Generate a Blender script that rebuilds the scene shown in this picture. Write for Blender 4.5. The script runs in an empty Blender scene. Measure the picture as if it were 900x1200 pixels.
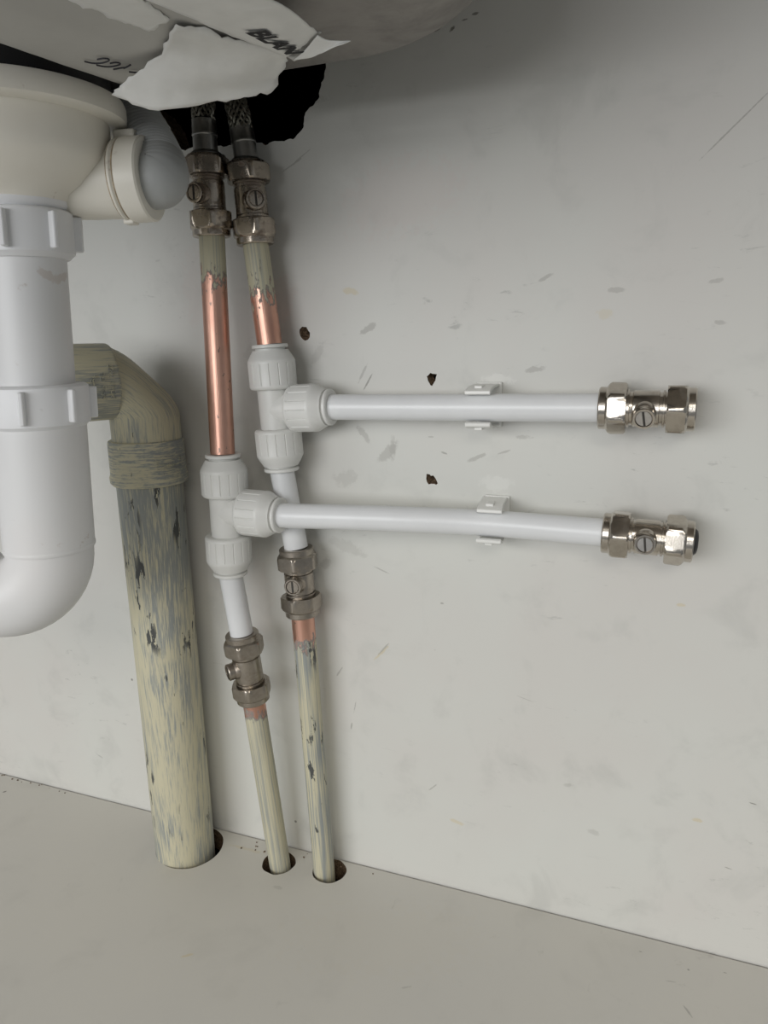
import bpy, bmesh, math, random
from mathutils import Vector, Matrix, noise

random.seed(7)
scene = bpy.context.scene
COL = scene.collection
S = 0.001                                   # all lengths below are millimetres

# ------------------------------------------------------------------ camera
YAW, PITCH, ROLL = math.radians(21.15), math.radians(13.65), math.radians(-1.184)
CAM = Vector((120.0, -416.57, 371.29)); FPX = 861.7
fw = Vector((-math.sin(YAW)*math.cos(PITCH), math.cos(YAW)*math.cos(PITCH), -math.sin(PITCH)))
rt = fw.cross(Vector((0, 0, 1))).normalized(); up = rt.cross(fw)
rt, up = math.cos(ROLL)*rt + math.sin(ROLL)*up, -math.sin(ROLL)*rt + math.cos(ROLL)*up
cd = bpy.data.cameras.new('camera'); cam = bpy.data.objects.new('camera', cd); COL.objects.link(cam)
cd.sensor_fit = 'VERTICAL'; cd.sensor_height = 36.0; cd.sensor_width = 27.0
cd.lens = FPX/1200*36.0; cd.clip_start = 0.01; cd.clip_end = 50
cam.matrix_world = Matrix(((rt.x, up.x, -fw.x, CAM.x*S), (rt.y, up.y, -fw.y, CAM.y*S),
                           (rt.z, up.z, -fw.z, CAM.z*S), (0, 0, 0, 1)))
scene.camera = cam

# ------------------------------------------------------------------ world, light, exposure
w = bpy.data.worlds.new('room_light'); scene.world = w; w.use_nodes = True
bg = w.node_tree.nodes['Background']
bg.inputs[0].default_value = (0.93, 0.97, 1.0, 1); bg.inputs[1].default_value = 0.30

def area(name, loc, aim, sx, sy, power, col):
    l = bpy.data.lights.new(name, 'AREA'); l.shape = 'RECTANGLE'; l.size = sx; l.size_y = sy
    l.energy = power; l.color = col
    o = bpy.data.objects.new(name, l); COL.objects.link(o)
    o.location = loc
    o.rotation_euler = (Vector(aim)-Vector(loc)).to_track_quat('-Z', 'Y').to_euler()
    return o
area('kitchen_window_light', (-0.75, -2.2, 0.62), (0.0, 0.0, 0.25), 1.8, 0.9, 39, (0.98, 0.99, 1.0))
area('warm_fill_light', (0.6, -1.7, 1.40), (0.0, -0.1, 0.1), 0.9, 0.9, 20, (1.0, 0.95, 0.86))  # warm fill added to brighten the cabinet base, not a fitting of the room
vs = scene.view_settings
vs.view_transform = 'Standard'; vs.look = 'None'; vs.gamma = 1.0; vs.use_curve_mapping = False
vs.exposure = -0.47

# ------------------------------------------------------------------ placing helpers (point of a pixel's ray at a known depth)
def ray(x, y): return fw + rt*((x-450)/FPX) - up*((y-600)/FPX)
def W(x, y, d):                             # d millimetres in front of the back wall
    q = ray(x, y); return CAM + q*((-d-CAM.y)/q.y)
def H(x, y, z):                             # at height z
    q = ray(x, y); return CAM + q*((z-CAM.z)/q.z)

def frame(A, B, out=(0, -1, 0)):            # local Z runs A to B, local -Y looks out of the wall
    z = (B-A).normalized(); o = Vector(out); y = -(o - z*o.dot(z)).normalized(); x = y.cross(z)
    return Matrix(((x.x, y.x, z.x, A.x*S), (x.y, y.y, z.y, A.y*S), (x.z, y.z, z.z, A.z*S), (0, 0, 0, 1)))

# ------------------------------------------------------------------ node helpers
class NT:
    def __init__(s, name):
        s.m = bpy.data.materials.new(name); s.m.use_nodes = True; s.t = s.m.node_tree
        s.b = s.t.nodes['Principled BSDF']
    def n(s, typ, **kw):
        nd = s.t.nodes.new(typ)
        for k, v in kw.items(): setattr(nd, k, v)
        return nd
    def put(s, sock, v):
        if isinstance(v, bpy.types.NodeSocket): s.t.links.new(v, sock)
        elif isinstance(v, (tuple, list)) and len(v) == 3 and sock.type == 'RGBA': sock.default_value = (*v, 1)
        else: sock.default_value = v
    def math(s, op, a, b=0.0, c=None, clamp=False):
        nd = s.n('ShaderNodeMath', operation=op, use_clamp=clamp)
        s.put(nd.inputs[0], a); s.put(nd.inputs[1], b)
        if c is not None: s.put(nd.inputs[2], c)
        return nd.outputs[0]
    def step(s, v, lo, hi):
        nd = s.n('ShaderNodeMapRange', interpolation_type='SMOOTHSTEP'); s.put(nd.inputs[0], v)
        s.put(nd.inputs[1], lo); s.put(nd.inputs[2], hi); return nd.outputs[0]
    def mix(s, f, a, b):
        nd = s.n('ShaderNodeMix', data_type='RGBA'); s.put(nd.inputs[0], f); s.put(nd.inputs[6], a); s.put(nd.inputs[7], b)
        return nd.outputs[2]
    def attr(s, name='pc'): return s.n('ShaderNodeAttribute', attribute_name=name).outputs['Vector']
    def obj(s): return s.n('ShaderNodeTexCoord').outputs['Object']
    def map(s, v, scale=(1, 1, 1), loc=(0, 0, 0), rot=(0, 0, 0)):
        nd = s.n('ShaderNodeMapping'); s.put(nd.inputs[0], v); nd.inputs[1].default_value = loc
        nd.inputs[2].default_value = rot; nd.inputs[3].default_value = scale; return nd.outputs[0]
    def noise(s, v, scale=1.0, detail=4, rough=0.55, dist=0.0):
        nd = s.n('ShaderNodeTexNoise'); s.put(nd.inputs['Vector'], v); nd.inputs['Scale'].default_value = scale
        nd.inputs['Detail'].default_value = detail; nd.inputs['Roughness'].default_value = rough
        nd.inputs['Distortion'].default_value = dist; return nd.outputs[0]
    def sep(s, v):
        nd = s.n('ShaderNodeSeparateXYZ'); s.put(nd.inputs[0], v); return nd.outputs
    def bump(s, h, strength=0.2, dist=0.001):
        nd = s.n('ShaderNodeBump'); nd.inputs['Strength'].default_value = strength
        nd.inputs['Distance'].default_value = dist; s.put(nd.inputs['Height'], h)
        s.t.links.new(nd.outputs[0], s.b.inputs['Normal'])
    def col(s, v): s.put(s.b.inputs['Base Color'], v)
    def set(s, rough=0.5, metal=0.0, spec=None):
        s.put(s.b.inputs['Roughness'], rough); s.put(s.b.inputs['Metallic'], metal)
        if spec is not None: s.b.inputs['Specular IOR Level'].default_value = spec
        return s.m

def plain(name, c, rough=0.5, metal=0.0, var=0.06, scale=90, spec=None, bump=0.0):
    t = NT(name); n = t.noise(t.obj(), scale, 5)
    t.col(t.mix(t.step(n, .35, .7), tuple(x*(1-var) for x in c), tuple(min(1, x*(1+var)) for x in c)))
    if bump: t.bump(n, bump, 0.0006)
    return t.set(rough, metal, spec)

def mark(t, v, cx, cz, lx, lz, ang, nz):     # an elongated mark on the panel, its edge broken up by noise
    m = t.n('ShaderNodeMapping', vector_type='TEXTURE'); t.put(m.inputs[0], v)
    m.inputs[1].default_value = (cx*S, 0, cz*S); m.inputs[2].default_value = (0, -math.radians(ang), 0)
    m.inputs[3].default_value = (lx*S, 1, lz*S)
    x, y, z = t.sep(m.outputs[0])
    d = t.math('SQRT', t.math('ADD', t.math('MULTIPLY', x, x), t.math('MULTIPLY', z, z)))
    d = t.math('ADD', d, t.math('MULTIPLY', t.math('SUBTRACT', nz, .5), 2.4))
    return t.step(d, 1.0, 0.55)

def board(name, base, tint, marks, scuff, yellow=(0.60, 0.52, 0.34), flat=False):
    t = NT(name); v = t.obj(); vm = t.map(v, rot=(math.pi/2, 0, 0)) if flat else v
    big = t.noise(v, 5.5, 3); mid = t.noise(v, 26, 5, .6, .4); fine = t.noise(v, 420, 3); fib = t.noise(v, 190, 5, .7)
    c = t.mix(t.step(big, .35, .68), base, tint)
    c = t.mix(t.math('MULTIPLY', t.step(mid, .52, .74), scuff*.5), c, tuple(x*.74 for x in base))
    # streaky scuffs, only in worn patches
    sc = t.noise(t.map(v, (60, 60, 190), rot=(0, .5, 0)), 1.0, 6, .7, .6)
    patch = t.step(t.noise(v, 9, 2), .48, .62)
    c = t.mix(t.math('MULTIPLY', t.math('MULTIPLY', t.step(sc, .60, .72), patch), scuff), c, tuple(x*.62 for x in base))
    # dirt specks
    vo = t.n('ShaderNodeTexVoronoi'); t.put(vo.inputs['Vector'], v); vo.inputs['Scale'].default_value = 42
    gate = t.step(t.noise(v, 21, 1), .60, .64)
    sp = t.math('MULTIPLY', t.step(vo.outputs['Distance'], .055, .03), gate)
    c = t.mix(t.math('MULTIPLY', sp, .7), c, (.12, .11, .10))
    for (cx, cz, lx, lz, ang, kind, amt) in marks:
        k = mark(t, vm, cx, cz, lx, lz, ang, fib)
        colr = {'y': yellow, 'd': (.17, .16, .14), 'g': (.34, .33, .305), 'w': (.86, .86, .83), 'r': (.66, .50, .46)}[kind]
        c = t.mix(t.math('MULTIPLY', k, amt), c, colr)
    t.col(c); t.bump(fine, .06, .0004)
    return t.set(.46, 0, .4)

# ------------------------------------------------------------------ mesh helpers
class MB:
    def __init__(s): s.v = []; s.f = []; s.pc = []
    def ring_stack(s, rings, n=48, cap0=True, cap1=True, M=None, pcs=None):
        """rings: (z, r) with r a number or a function of the angle"""
        b = len(s.v)
        for k, (z, r) in enumerate(rings):
            for i in range(n):
                a = 2*math.pi*i/n; q = r(a) if callable(r) else r
                p = Vector((q*math.sin(a), -q*math.cos(a), z)); s.pc.append(p.copy())
                s.v.append(M @ p if M else p)
        for k in range(len(rings)-1):
            for i in range(n):
                j = (i+1) % n
                s.f.append((b+k*n+i, b+k*n+j, b+(k+1)*n+j, b+(k+1)*n+i))
        if cap0: s.f.append(tuple(b+i for i in reversed(range(n))))
        if cap1: s.f.append(tuple(b+(len(rings)-1)*n+i for i in range(n)))
        return s
    def sweep(s, path, rad, n=32, cap=True, s0=0.0):
        """tube along a list of Vectors; rad a number or list"""
        b = len(s.v); m = len(path); t0 = None; x = None; L = s0
        for k in range(m):
            t = (path[min(k+1, m-1)]-path[max(k-1, 0)]).normalized()
            if x is None:
                x = Vector((1, 0, 0)) if abs(t.x) < .9 else Vector((0, 0, -1))
            x = (x - t*x.dot(t)).normalized(); y = t.cross(x)
            if k: L += (path[k]-path[k-1]).length
            r = rad[k] if isinstance(rad, (list, tuple)) else rad
            for i in range(n):
                a = 2*math.pi*i/n
                s.v.append(path[k] + x*(r*math.sin(a)) - y*(r*math.cos(a)))
                s.pc.append(Vector((r*math.sin(a), -r*math.cos(a), L)))
        for k in range(m-1):
            for i in range(n):
                j = (i+1) % n
                s.f.append((b+k*n+i, b+k*n+j, b+(k+1)*n+j, b+(k+1)*n+i))
        if cap:
            s.f.append(tuple(b+i for i in reversed(range(n)))); s.f.append(tuple(b+(m-1)*n+i for i in range(n)))
        return s
    def box(s, c, h, M=None, taper=1.0):
        b = len(s.v)
        for z in (-1, 1):
            k = taper if z > 0 else 1.0
            for x, y in ((-1, -1), (1, -1), (1, 1), (-1, 1)):
                p = Vector((c[0]+x*h[0]*k, c[1]+y*h[1]*k, c[2]+z*h[2])); s.pc.append(p.copy())
                s.v.append(M @ p if M else p)
        for f in ((3, 2, 1, 0), (4, 5, 6, 7), (0, 1, 5, 4), (1, 2, 6, 5), (2, 3, 7, 6), (3, 0, 4, 7)):
            s.f.append(tuple(b+i for i in f))
        return s
    def extrude_poly(s, pts, lo, hi, fn):
        """polygon pts (u,v) extruded from lo to hi, fn(u,v,h) -> Vector"""
        b = len(s.v); n = len(pts)
        for h in (lo, hi):
            for (u, v) in pts:
                p = fn(u, v, h); s.v.append(p); s.pc.append(p.copy())
        s.f.append(tuple(b+i for i in reversed(range(n)))); s.f.append(tuple(b+n+i for i in range(n)))
        for i in range(n):
            j = (i+1) % n; s.f.append((b+i, b+j, b+n+j, b+n+i))
        return s
    def build(s, name, mat, parent=None, M=None, ang=35, bevel=0.0):
        me = bpy.data.meshes.new(name)
        me.from_pydata([tuple(p*S) for p in s.v], [], s.f)
        at = me.attributes.new('pc', 'FLOAT_VECTOR', 'POINT')
        at.data.foreach_set('vector', [c for p in s.pc for c in p])
        bm = bmesh.new(); bm.from_mesh(me); bmesh.ops.recalc_face_normals(bm, faces=bm.faces); bm.to_mesh(me); bm.free()
        for p in me.polygons: p.use_smooth = True
        me.set_sharp_from_angle(angle=math.radians(ang))
        if mat: me.materials.append(mat)
        o = bpy.data.objects.new(name, me); COL.objects.link(o)
        if parent: o.parent = parent
        elif M is not None: o.matrix_world = M
        if bevel:
            bv = o.modifiers.new('bevel', 'BEVEL'); bv.width = bevel*S; bv.segments = 2; bv.limit_method = 'ANGLE'
            bv.angle_limit = math.radians(40)
        return o

def tag(o, label, cat, group=None, kind=None):
    if label: o['label'] = label
    if cat: o['category'] = cat
    if group: o['group'] = group
    if kind: o['kind'] = kind
    return o
def thing(name, label, cat, M=None, group=None):
    o = bpy.data.objects.new(name, None); o.empty_display_size = .01; COL.objects.link(o)
    if M is not None: o.matrix_world = M
    return tag(o, label, cat, group)
def at(p): return Matrix.Translation(p*S)

def crom(pts, k=8):
    P = [pts[0]*2-pts[1]] + list(pts) + [pts[-1]*2-pts[-2]]; out = []
    for i in range(1, len(P)-2):
        for j in range(k):
            t = j/k; a, b, c, d = P[i-1], P[i], P[i+1], P[i+2]
            out.append(.5*((2*b) + (c-a)*t + (2*a-5*b+4*c-d)*t*t + (3*b-a-3*c+d)*t**3))
    out.append(P[-2].copy()); return out

def hexr(af, rot, rc):                      # hexagon across flats, rounded off by the circle rc
    def f(a):
        q = (a-rot+math.pi/6) % (math.pi/3) - math.pi/6
        return min(af/2/math.cos(q), rc)
    return f

def text_verts(body, size, extrude=0.0, offset=0.0):
    cu = bpy.data.curves.new('lettering', 'FONT'); cu.body = body; cu.size = size; cu.extrude = extrude
    cu.resolution_u = 3; cu.offset = offset
    o = bpy.data.objects.new('lettering', cu); COL.objects.link(o)
    dg = bpy.context.evaluated_depsgraph_get(); ev = o.evaluated_get(dg); me = ev.to_mesh()
    V = [v.co.copy() for v in me.vertices]; F = [tuple(p.vertices) for p in me.polygons]
    ev.to_mesh_clear(); bpy.data.objects.remove(o); bpy.data.curves.remove(cu)
    return V, F

# ------------------------------------------------------------------ materials
def wp(x, y): p = W(x, y, 0); return p.x, p.z
WM = []
for (x, y, lx, ly, ang, k, a) in [
    (410, 341, 7, 3.2, -8, 'y', .55), (432, 385, 8, 3, 28, 'g', .55), (432, 446, 8, .8, 58, 'd', .6), (424, 440, 9, 1.2, 62, 'g', .5),
    (640, 325, 6, 1.5, 25, 'g', .5), (723, 340, 6, 2, 0, 'g', .45), (708, 367, 7, 4, 0, 'y', .3), (628, 433, 9, 2.5, 5, 'g', .5),
    (860, 148, 34, .6, 44, 'g', .7), (840, 329, 6, 1.6, 10, 'g', .4), (845, 378, 4, 1.6, -10, 'g', .45),
    (798, 709, 4, 1.3, 0, 'y', .55), (818, 961, 5, 2, 0, 'y', .6), (883, 942, 3.5, .6, -10, 'd', .7), (855, 1018, 4, .5, -8, 'd', .6),
    (447, 765, 14, 1.3, 48, 'y', .6), (450, 760, 11, .9, 50, 'g', .6), (398, 787, 7, .9, 58, 'g', .6), (416, 828, 8, .6, 78, 'g', .65),
    (412, 850, 4, .8, 80, 'd', .5), (447, 668, 10, .7, -20, 'g', .55), (518, 707, 2, 1, 0, 'd', .5), (508, 922, 6, .9, 45, 'g', .6),
    (535, 963, 8, 2, -10, 'y', .5), (666, 920, 4, 2, 20, 'g', .35), (695, 975, 6, 3, 0, 'g', .3), (618, 820, 8, .5, -14, 'g', .5),
    (455, 530, 12, 5, 45, 'g', .45), (425, 508, 10, 3, -50, 'g', .45), (405, 560, 12, 8, 20, 'g', .25), (460, 525, 3, 10, 0, 'g', .35),
    (560, 536, 8, 2, 25, 'g', .5), (590, 530, 6, 1, 20, 'g', .5), (521, 531, 2.5, .8, -20, 'd', .5), (612, 512, 8, 2, 0, 'g', .4),
    (405, 640, 20, 6, -20, 'g', .25), (505, 512, 3, .8, 0, 'g', .5), (382, 660, 8, 5, 50, 'g', .35), (372, 415, 12, 4, 60, 'g', .3),
    (582, 567, 14, 7, 0, 'w', .2), (585, 445, 14, 5, 0, 'w', .25),
    (330, 350, 22, 14, 80, 'r', .16), (232, 340, 16, 40, 0, 'r', .12), (470, 230, 55, 30, 10, 'r', .13), (305, 700, 14, 50, 0, 'r', .10),
    (512, 35, 3, .9, 15, 'd', .8), (530, 34, 2.6, 1.4, 30, 'd', .9), (545, 23, 3, .8, 10, 'd', .8), (557, 16, 2.6, .9, 5, 'd', .8),
    (340, 195, 12, .8, 25, 'd', .35), (355, 182, 10, .6, 30, 'd', .3), (295, 420, 8, 16, 0, 'g', .2)]:
    cx, cz = wp(x, y); k2 = 1.5/1.9
    WM.append((cx, cz, lx*k2, ly*k2, ang, k, a))
M_wall = board('white_melamine', (.63, .633, .597), (.62, .602, .57), WM, .75)
FM = []
for (x, y, lx, ly, ang, k, a) in [(218, 1120, 9, 1.6, 40, 'y', .6), (806, 1185, 8, 1.2, -55, 'g', .7), (475, 1157, 6, 1.2, 30, 'g', .4), (785, 1150, 6, 1, 10, 'g', .4),
                                  (150, 937, 40, 1.2, 0, 'g', .5), (30, 914, 22, 1.6, 0, 'd', .5), (160, 942, 8, 2, 0, 'd', .5), (290, 995, 30, 3, 0, 'y', .35),
                                  (850, 1140, 2, .6, 0, 'd', .7), (750, 1115, 2, .6, 0, 'd', .7), (5, 928, 3, 1.5, 60, 'd', .8), (325, 1040, 8, 3, 0, 'g', .3), (450, 1100, 120, 60, 20, 'y', .06)]:
    p = H(x, y, 0); FM.append((p.x, p.y, lx*.6, ly*.6, ang, k, a))
M_floor = board('base_melamine', (.62, .60, .55), (.595, .58, .54), FM, .4, flat=True)
M_chip = plain('chipboard', (.145, .10, .065), .95, 0, .45, 700, .1, .6)
M_void = plain('black_void_shade', (.012, .011, .010), 1.0, 0, .2, 30, 0)  # near-black colour puts the darkness of deep voids into the material
M_plastic = plain('white_push_fit_plastic', (.735, .735, .71), .38, 0, .015, 60)
M_pipew = plain('white_pipe_plastic', (.745, .755, .765), .30, 0, .015, 60)
M_clip = plain('white_clip_plastic', (.80, .80, .77), .35, 0, .01, 60)
M_black = plain('black_rubber', (.012, .012, .013), .5, 0, .1, 60)

def trap_mat(name, c, stain, marks=()):
    t = NT(name); v = t.obj(); n1 = t.noise(v, 14, 4); n2 = t.noise(v, 75, 5, .65)
    cc = t.mix(t.math('MULTIPLY', t.step(n1, .48, .75), .35), c, stain)
    cc = t.mix(t.math('MULTIPLY', t.step(n2, .66, .74), .45), cc, (.40, .32, .25))
    vo = t.n('ShaderNodeTexVoronoi'); t.put(vo.inputs['Vector'], v); vo.inputs['Scale'].default_value = 55
    sp = t.math('MULTIPLY', t.step(vo.outputs['Distance'], .07, .03), t.step(t.noise(v, 31, 1), .58, .62))
    cc = t.mix(t.math('MULTIPLY', sp, .6), cc, (.2, .18, .16))
    for (cx, cz, lx, lz, ang, amt) in marks:
        cc = t.mix(t.math('MULTIPLY', mark(t, v, cx, cz, lx, lz, ang, t.noise(v, 230, 4, .6)), amt), cc, (.46, .36, .29))
    t.col(cc); t.bump(t.noise(v, 160, 3), .05, .0005); return t.set(.42, 0, .45)
M_trap = trap_mat('white_trap_plastic', (.71, .71, .71), (.72, .68, .66))
M_nut = trap_mat('white_nut_plastic', (.76, .765, .775), (.69, .68, .69))
M_strain = trap_mat('aged_cream_plastic', (.78, .75, .67), (.66, .61, .52))
M_hose = plain('grey_corrugated_plastic', (.38, .39, .385), .5, 0, .05, 40)

def steel(name, c, rough, cloud):
    t = NT(name); v = t.obj(); n = t.noise(v, 18, 5, .65, .8)
    t.col(t.mix(t.step(n, .4, .68), c, tuple(x*cloud for x in c)))
    t.bump(t.noise(v, 60, 3), .05, .001)
    return t.set(t.math('ADD', t.math('MULTIPLY', n, .22), rough-.1), 1.0)
M_steel = steel('dull_stainless_steel', (.36, .34, .315), .52, .72)
M_paper = plain('white_paper', (.77, .765, .735), .85, 0, .05, 45, .2, .5)
M_card = plain('grey_backing_card', (.50, .49, .46), .8, 0, .05, 22, .25)
M_print = plain('black_print', (.015, .015, .016), .7, 0, .1, 60)
M_ink = plain('pen_ink', (.03, .03, .04), .6, 0, .1, 60)

def nickel(name, c, rough, grime):
    t = NT(name); v = t.attr(); n = t.noise(t.map(v, (.22, .22, .22)), 1, 5, .65); g = t.noise(t.map(v, (.1, .1, .14), (3, 1, 7)), 1, 4, .7)
    cc = t.mix(t.step(n, .4, .7), c, tuple(x*.86 for x in c))
    gm = t.math('MULTIPLY', t.step(g, .50, .66), grime)
    cc = t.mix(gm, cc, (.10, .055, .03))
    t.col(cc); t.bump(t.noise(t.map(v, (1.1, 1.1, 1.1)), 1, 2), .08, .0003)
    return t.set(t.math('ADD', rough, t.math('MULTIPLY', gm, .4)), t.math('SUBTRACT', 1.0, t.math('MULTIPLY', gm, .8)))
M_nick = nickel('nickel_plate', (.57, .525, .465), .20, .08)
M_nickold = nickel('grimy_nickel_plate', (.46, .405, .34), .21, .6)
M_nickdull = nickel('dull_nickel_plate', (.40, .36, .31), .30, .25)
M_screw = nickel('screw_steel', (.60, .58, .56), .28, .1)
M_slot = plain('slot_bore_shade', (.05, .045, .04), .6, .3, .1, 60)  # dark colour stands in for shade inside screw slots and bores

def paint_layers(t, v, zs, thick, chips, seed, wear=()):
    """cream brush paint over grey undercoat with dark chips; v in millimetres along/around the pipe"""
    loc = (seed*3.7, seed*1.9, seed*5.3)
    st = t.noise(t.map(v, (.95 if zs < .5 else .07, .95 if zs < .5 else .07, zs), loc), 1, 4, .6, .35)
    st2 = t.noise(t.map(v, (.22, .22, zs*.5), loc), 1, 3, .6, .8)
    big = t.noise(t.map(v, (.03, .03, .016), loc), 1, 2, .5)
    m = t.math('ADD', t.math('ADD', t.math('MULTIPLY', st, .85), t.math('MULTIPLY', st2, .35)), t.math('MULTIPLY', t.math('SUBTRACT', big, .5), .5))
    if wear:                                  # rubbed thin near the ends of the run
        z = t.sep(v)[2]
        for lo, hi, am in wear: m = t.math('ADD', m, t.math('MULTIPLY', t.step(z, lo, hi), am))
    k = t.step(m, .55, .76)
    c = t.mix(t.math('MULTIPLY', k, thick), (.555, .52, .375), (.27, .29, .285))
    c = t.mix(t.math('MULTIPLY', t.step(st, .60, .74), .35), c, (.66, .63, .49))
    ch = t.noise(t.map(v, (.22, .22, .05), loc), 1, 4, .6)
    gate = t.step(t.noise(t.map(v, (.045, .045, .02), loc), 1, 1), .50, .60)
    ck = t.math('MULTIPLY', t.step(ch, 1-chips, 1-chips+.02), gate)
    c = t.mix(ck, c, (.075, .078, .075))
    return c, st
def painted(name, zs, thick, chips, seed, rot=(0, 0, 0), wear=()):
    t = NT(name); v = t.attr()
    if rot != (0, 0, 0): v = t.map(v, rot=rot)
    c, st = paint_layers(t, v, zs, thick, chips, seed, wear)
    t.col(c); t.bump(st, .35, .0006); return t.set(.5, 0, .35)
M_cream = painted('brushed_cream_paint', .016, .95, .42, 1.0, rot=(.05, .04, 0), wear=((60, 0, .07), (120, 290, .08)))
M_creamh = painted('cream_paint_across', .9, 1.0, .29, 2.3, wear=((0, 1, .04),))
M_creame = painted('cream_paint_elbow', .06, .9, .30, 4.1, wear=((0, 1, .03),))

def copper_paint(name, s0, ragged, paint_first, seed, chips=.36, thick=.8):
    """bare copper on one side of s0 (mm from the fitting), old paint on the other, with a ragged edge"""
    t = NT(name); v = t.attr(); x, y, z = t.sep(v)
    c, st = paint_layers(t, v, .012, thick, chips, seed)
    n = t.noise(t.map(v, (.30, .30, .15), (seed, 2, 3)), 1, 3, .55)
    e = t.math('ADD', z, t.math('MULTIPLY', t.math('SUBTRACT', n, .5), ragged))
    bare = t.step(e, s0-.4, s0+.4) if paint_first else t.step(e, s0+.4, s0-.4)
    rim = t.math('SUBTRACT', 1.0, t.step(t.math('ABSOLUTE', t.math('SUBTRACT', e, s0)), 1.3, 3.6))
    n2 = t.noise(t.map(v, (.06, .06, .03), (seed, 5, 1)), 1, 4)
    cop = t.mix(t.step(n2, .35, .7), (.74, .44, .34), (.60, .33, .25))
    cop = t.mix(t.math('MULTIPLY', t.step(n, .66, .70), .8), cop, (.20, .17, .15))
    cc = t.mix(bare, c, cop); cc = t.mix(t.math('MULTIPLY', rim, .75), cc, (.19, .18, .175))
    t.col(cc)
    met = t.math('MULTIPLY', bare, t.math('SUBTRACT', 1.0, rim), clamp=True)
    t.bump(t.math('ADD', st, t.math('MULTIPLY', bare, -1.2)), .3, .0005)
    return t.set(t.math('SUBTRACT', .5, t.math('MULTIPLY', met, .12)), met, .35)

# ------------------------------------------------------------------ setting: cabinet back and base
def panel_mesh(name, outer, holes, thick, fn, mats):
    """flat panel with real through holes; fn(u, v, depth) -> Vector mm"""
    bm = bmesh.new(); edges = []; loops = []
    for lp in [outer]+holes:
        vs_ = [bm.verts.new(fn(u, v, 0)*S) for u, v in lp]
        es = [bm.edges.new((vs_[i], vs_[(i+1) % len(vs_)])) for i in range(len(vs_))]
        edges += es; loops.append(vs_)
    bmesh.ops.triangle_fill(bm, use_beauty=True, edges=edges)
    front = list(bm.faces)
    back = {}
    for lp, pts in zip(loops, [outer]+holes):
        for v_, (u, v) in zip(lp, pts): back[v_] = bm.verts.new(fn(u, v, thick)*S)
    for f in front:
        bm.faces.new([back[v_] for v_ in reversed(f.verts)])
    for lp in loops:
        for i in range(len(lp)):
            a, b = lp[i], lp[(i+1) % len(lp)]
            f = bm.faces.new((a, b, back[b], back[a])); f.material_index = 1
    bmesh.ops.recalc_face_normals(bm, faces=bm.faces)
    me = bpy.data.meshes.new(name); bm.to_mesh(me); bm.free()
    for m in mats: me.materials.append(m)
    o = bpy.data.objects.new(name, me); COL.objects.link(o); o['kind'] = 'structure'
    return o

def wq(x, y): p = W(x, y, 0); return (p.x, p.z)
cut_px = [(150, 60), (250, 45), (335, 40), (380, 38), (381, 78), (380, 88), (376, 100), (374, 113), (369, 122), (362, 127), (358, 132), (357, 143),
          (353, 153), (346, 161), (337, 164), (322, 166), (312, 169), (300, 167), (290, 170), (276, 169), (262, 172), (250, 169), (238, 173),
          (226, 172), (217, 176), (211, 175), (205, 168), (200, 150), (185, 130), (165, 118)]
def rough(poly, amp, k, seed):
    out = []; n = len(poly)
    for i in range(n):
        a, b = poly[i], poly[(i+1) % n]
        for j in range(k):
            t = j/k; u = a[0]+(b[0]-a[0])*t; v = a[1]+(b[1]-a[1])*t
            q = noise.noise(Vector((u*.35, v*.35, seed)))
            out.append((u+q*amp, v+noise.noise(Vector((u*.35, v*.35, seed+9)))*amp))
    return out
cutout = rough([wq(*p) for p in cut_px], 1.1, 4, 3.0)
holes_px = [
    [(351, 386), (354, 383), (359, 383.5), (361, 387), (363, 390), (363, 395), (361, 398), (357.5, 399.5), (354, 397), (352, 394), (351, 390)],
    [(504.5, 437), (507, 438), (512, 438.6), (511, 442), (510, 446), (508, 449.5), (506.5, 452), (504.5, 451.5), (503, 448.5), (501.5, 446), (501, 443), (500.2, 441), (502.5, 439)],
    [(500.2, 555), (503.5, 556), (505, 557.5), (508, 557), (510, 560), (512, 563.5), (513, 566.5), (511, 568), (509, 567), (505, 566.8), (502.3, 567.6), (500.5, 565), (499.3, 561.5)]]
holes3 = [rough([wq(*p) for p in h], .25, 2, 7.0+i) for i, h in enumerate(holes_px)]
X0, X1, Y0, ZT = -620.0, 420.0, -640.0, 690.0
wall = panel_mesh('wall_back', [(X0, -17), (X1, -17), (X1, ZT), (X0, ZT)], [cutout]+holes3, 16.0,
                  lambda u, v, h: Vector((u, h, v)), [M_wall, M_chip])
wall['label'] = 'white melamine cabinet back panel with ragged pipe cutout at the top'
# drilled screw holes: broken chipboard funnels in the panel
for i, h in enumerate(holes3):
    cx = sum(p[0] for p in h)/len(h); cz = sum(p[1] for p in h)/len(h); ox, oz = [(1.2, 1.0), (.6, .8), (1.2, 1.4)][i]
    mb = MB(); n = len(h)
    for k, (sc, dep) in enumerate(((1.02, .15), (.80, 2.6), (.34, 5.0), (.30, 14.0))):
        for (u, v) in h:
            j = noise.noise(Vector((u*.9, v*.9, k*3.1)))*.7 if k in (1,) else 0
            mb.v.append(Vector((cx+(ox if k > 1 else ox*.3*(k > 0))+(u-cx)*sc+j, dep, cz+(oz if k > 1 else oz*.3*(k > 0))+(v-cz)*sc+j))); mb.pc.append(mb.v[-1].copy())
    for k in range(3):
        for a in range(n):
            b = (a+1) % n; mb.f.append((k*n+a, k*n+b, (k+1)*n+b, (k+1)*n+a))
    mb.f.append(tuple(3*n+a for a in range(n)))
    o = mb.build('screw_hole', M_chip, wall); o['label'] = 'broken brown chipboard screw hole in the panel'
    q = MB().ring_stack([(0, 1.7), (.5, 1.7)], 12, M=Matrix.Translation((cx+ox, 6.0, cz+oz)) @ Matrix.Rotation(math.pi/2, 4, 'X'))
    q.build('drill_hole_shade', M_void, o)  # black disc stands in for the unlit depth of the drilling

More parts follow.
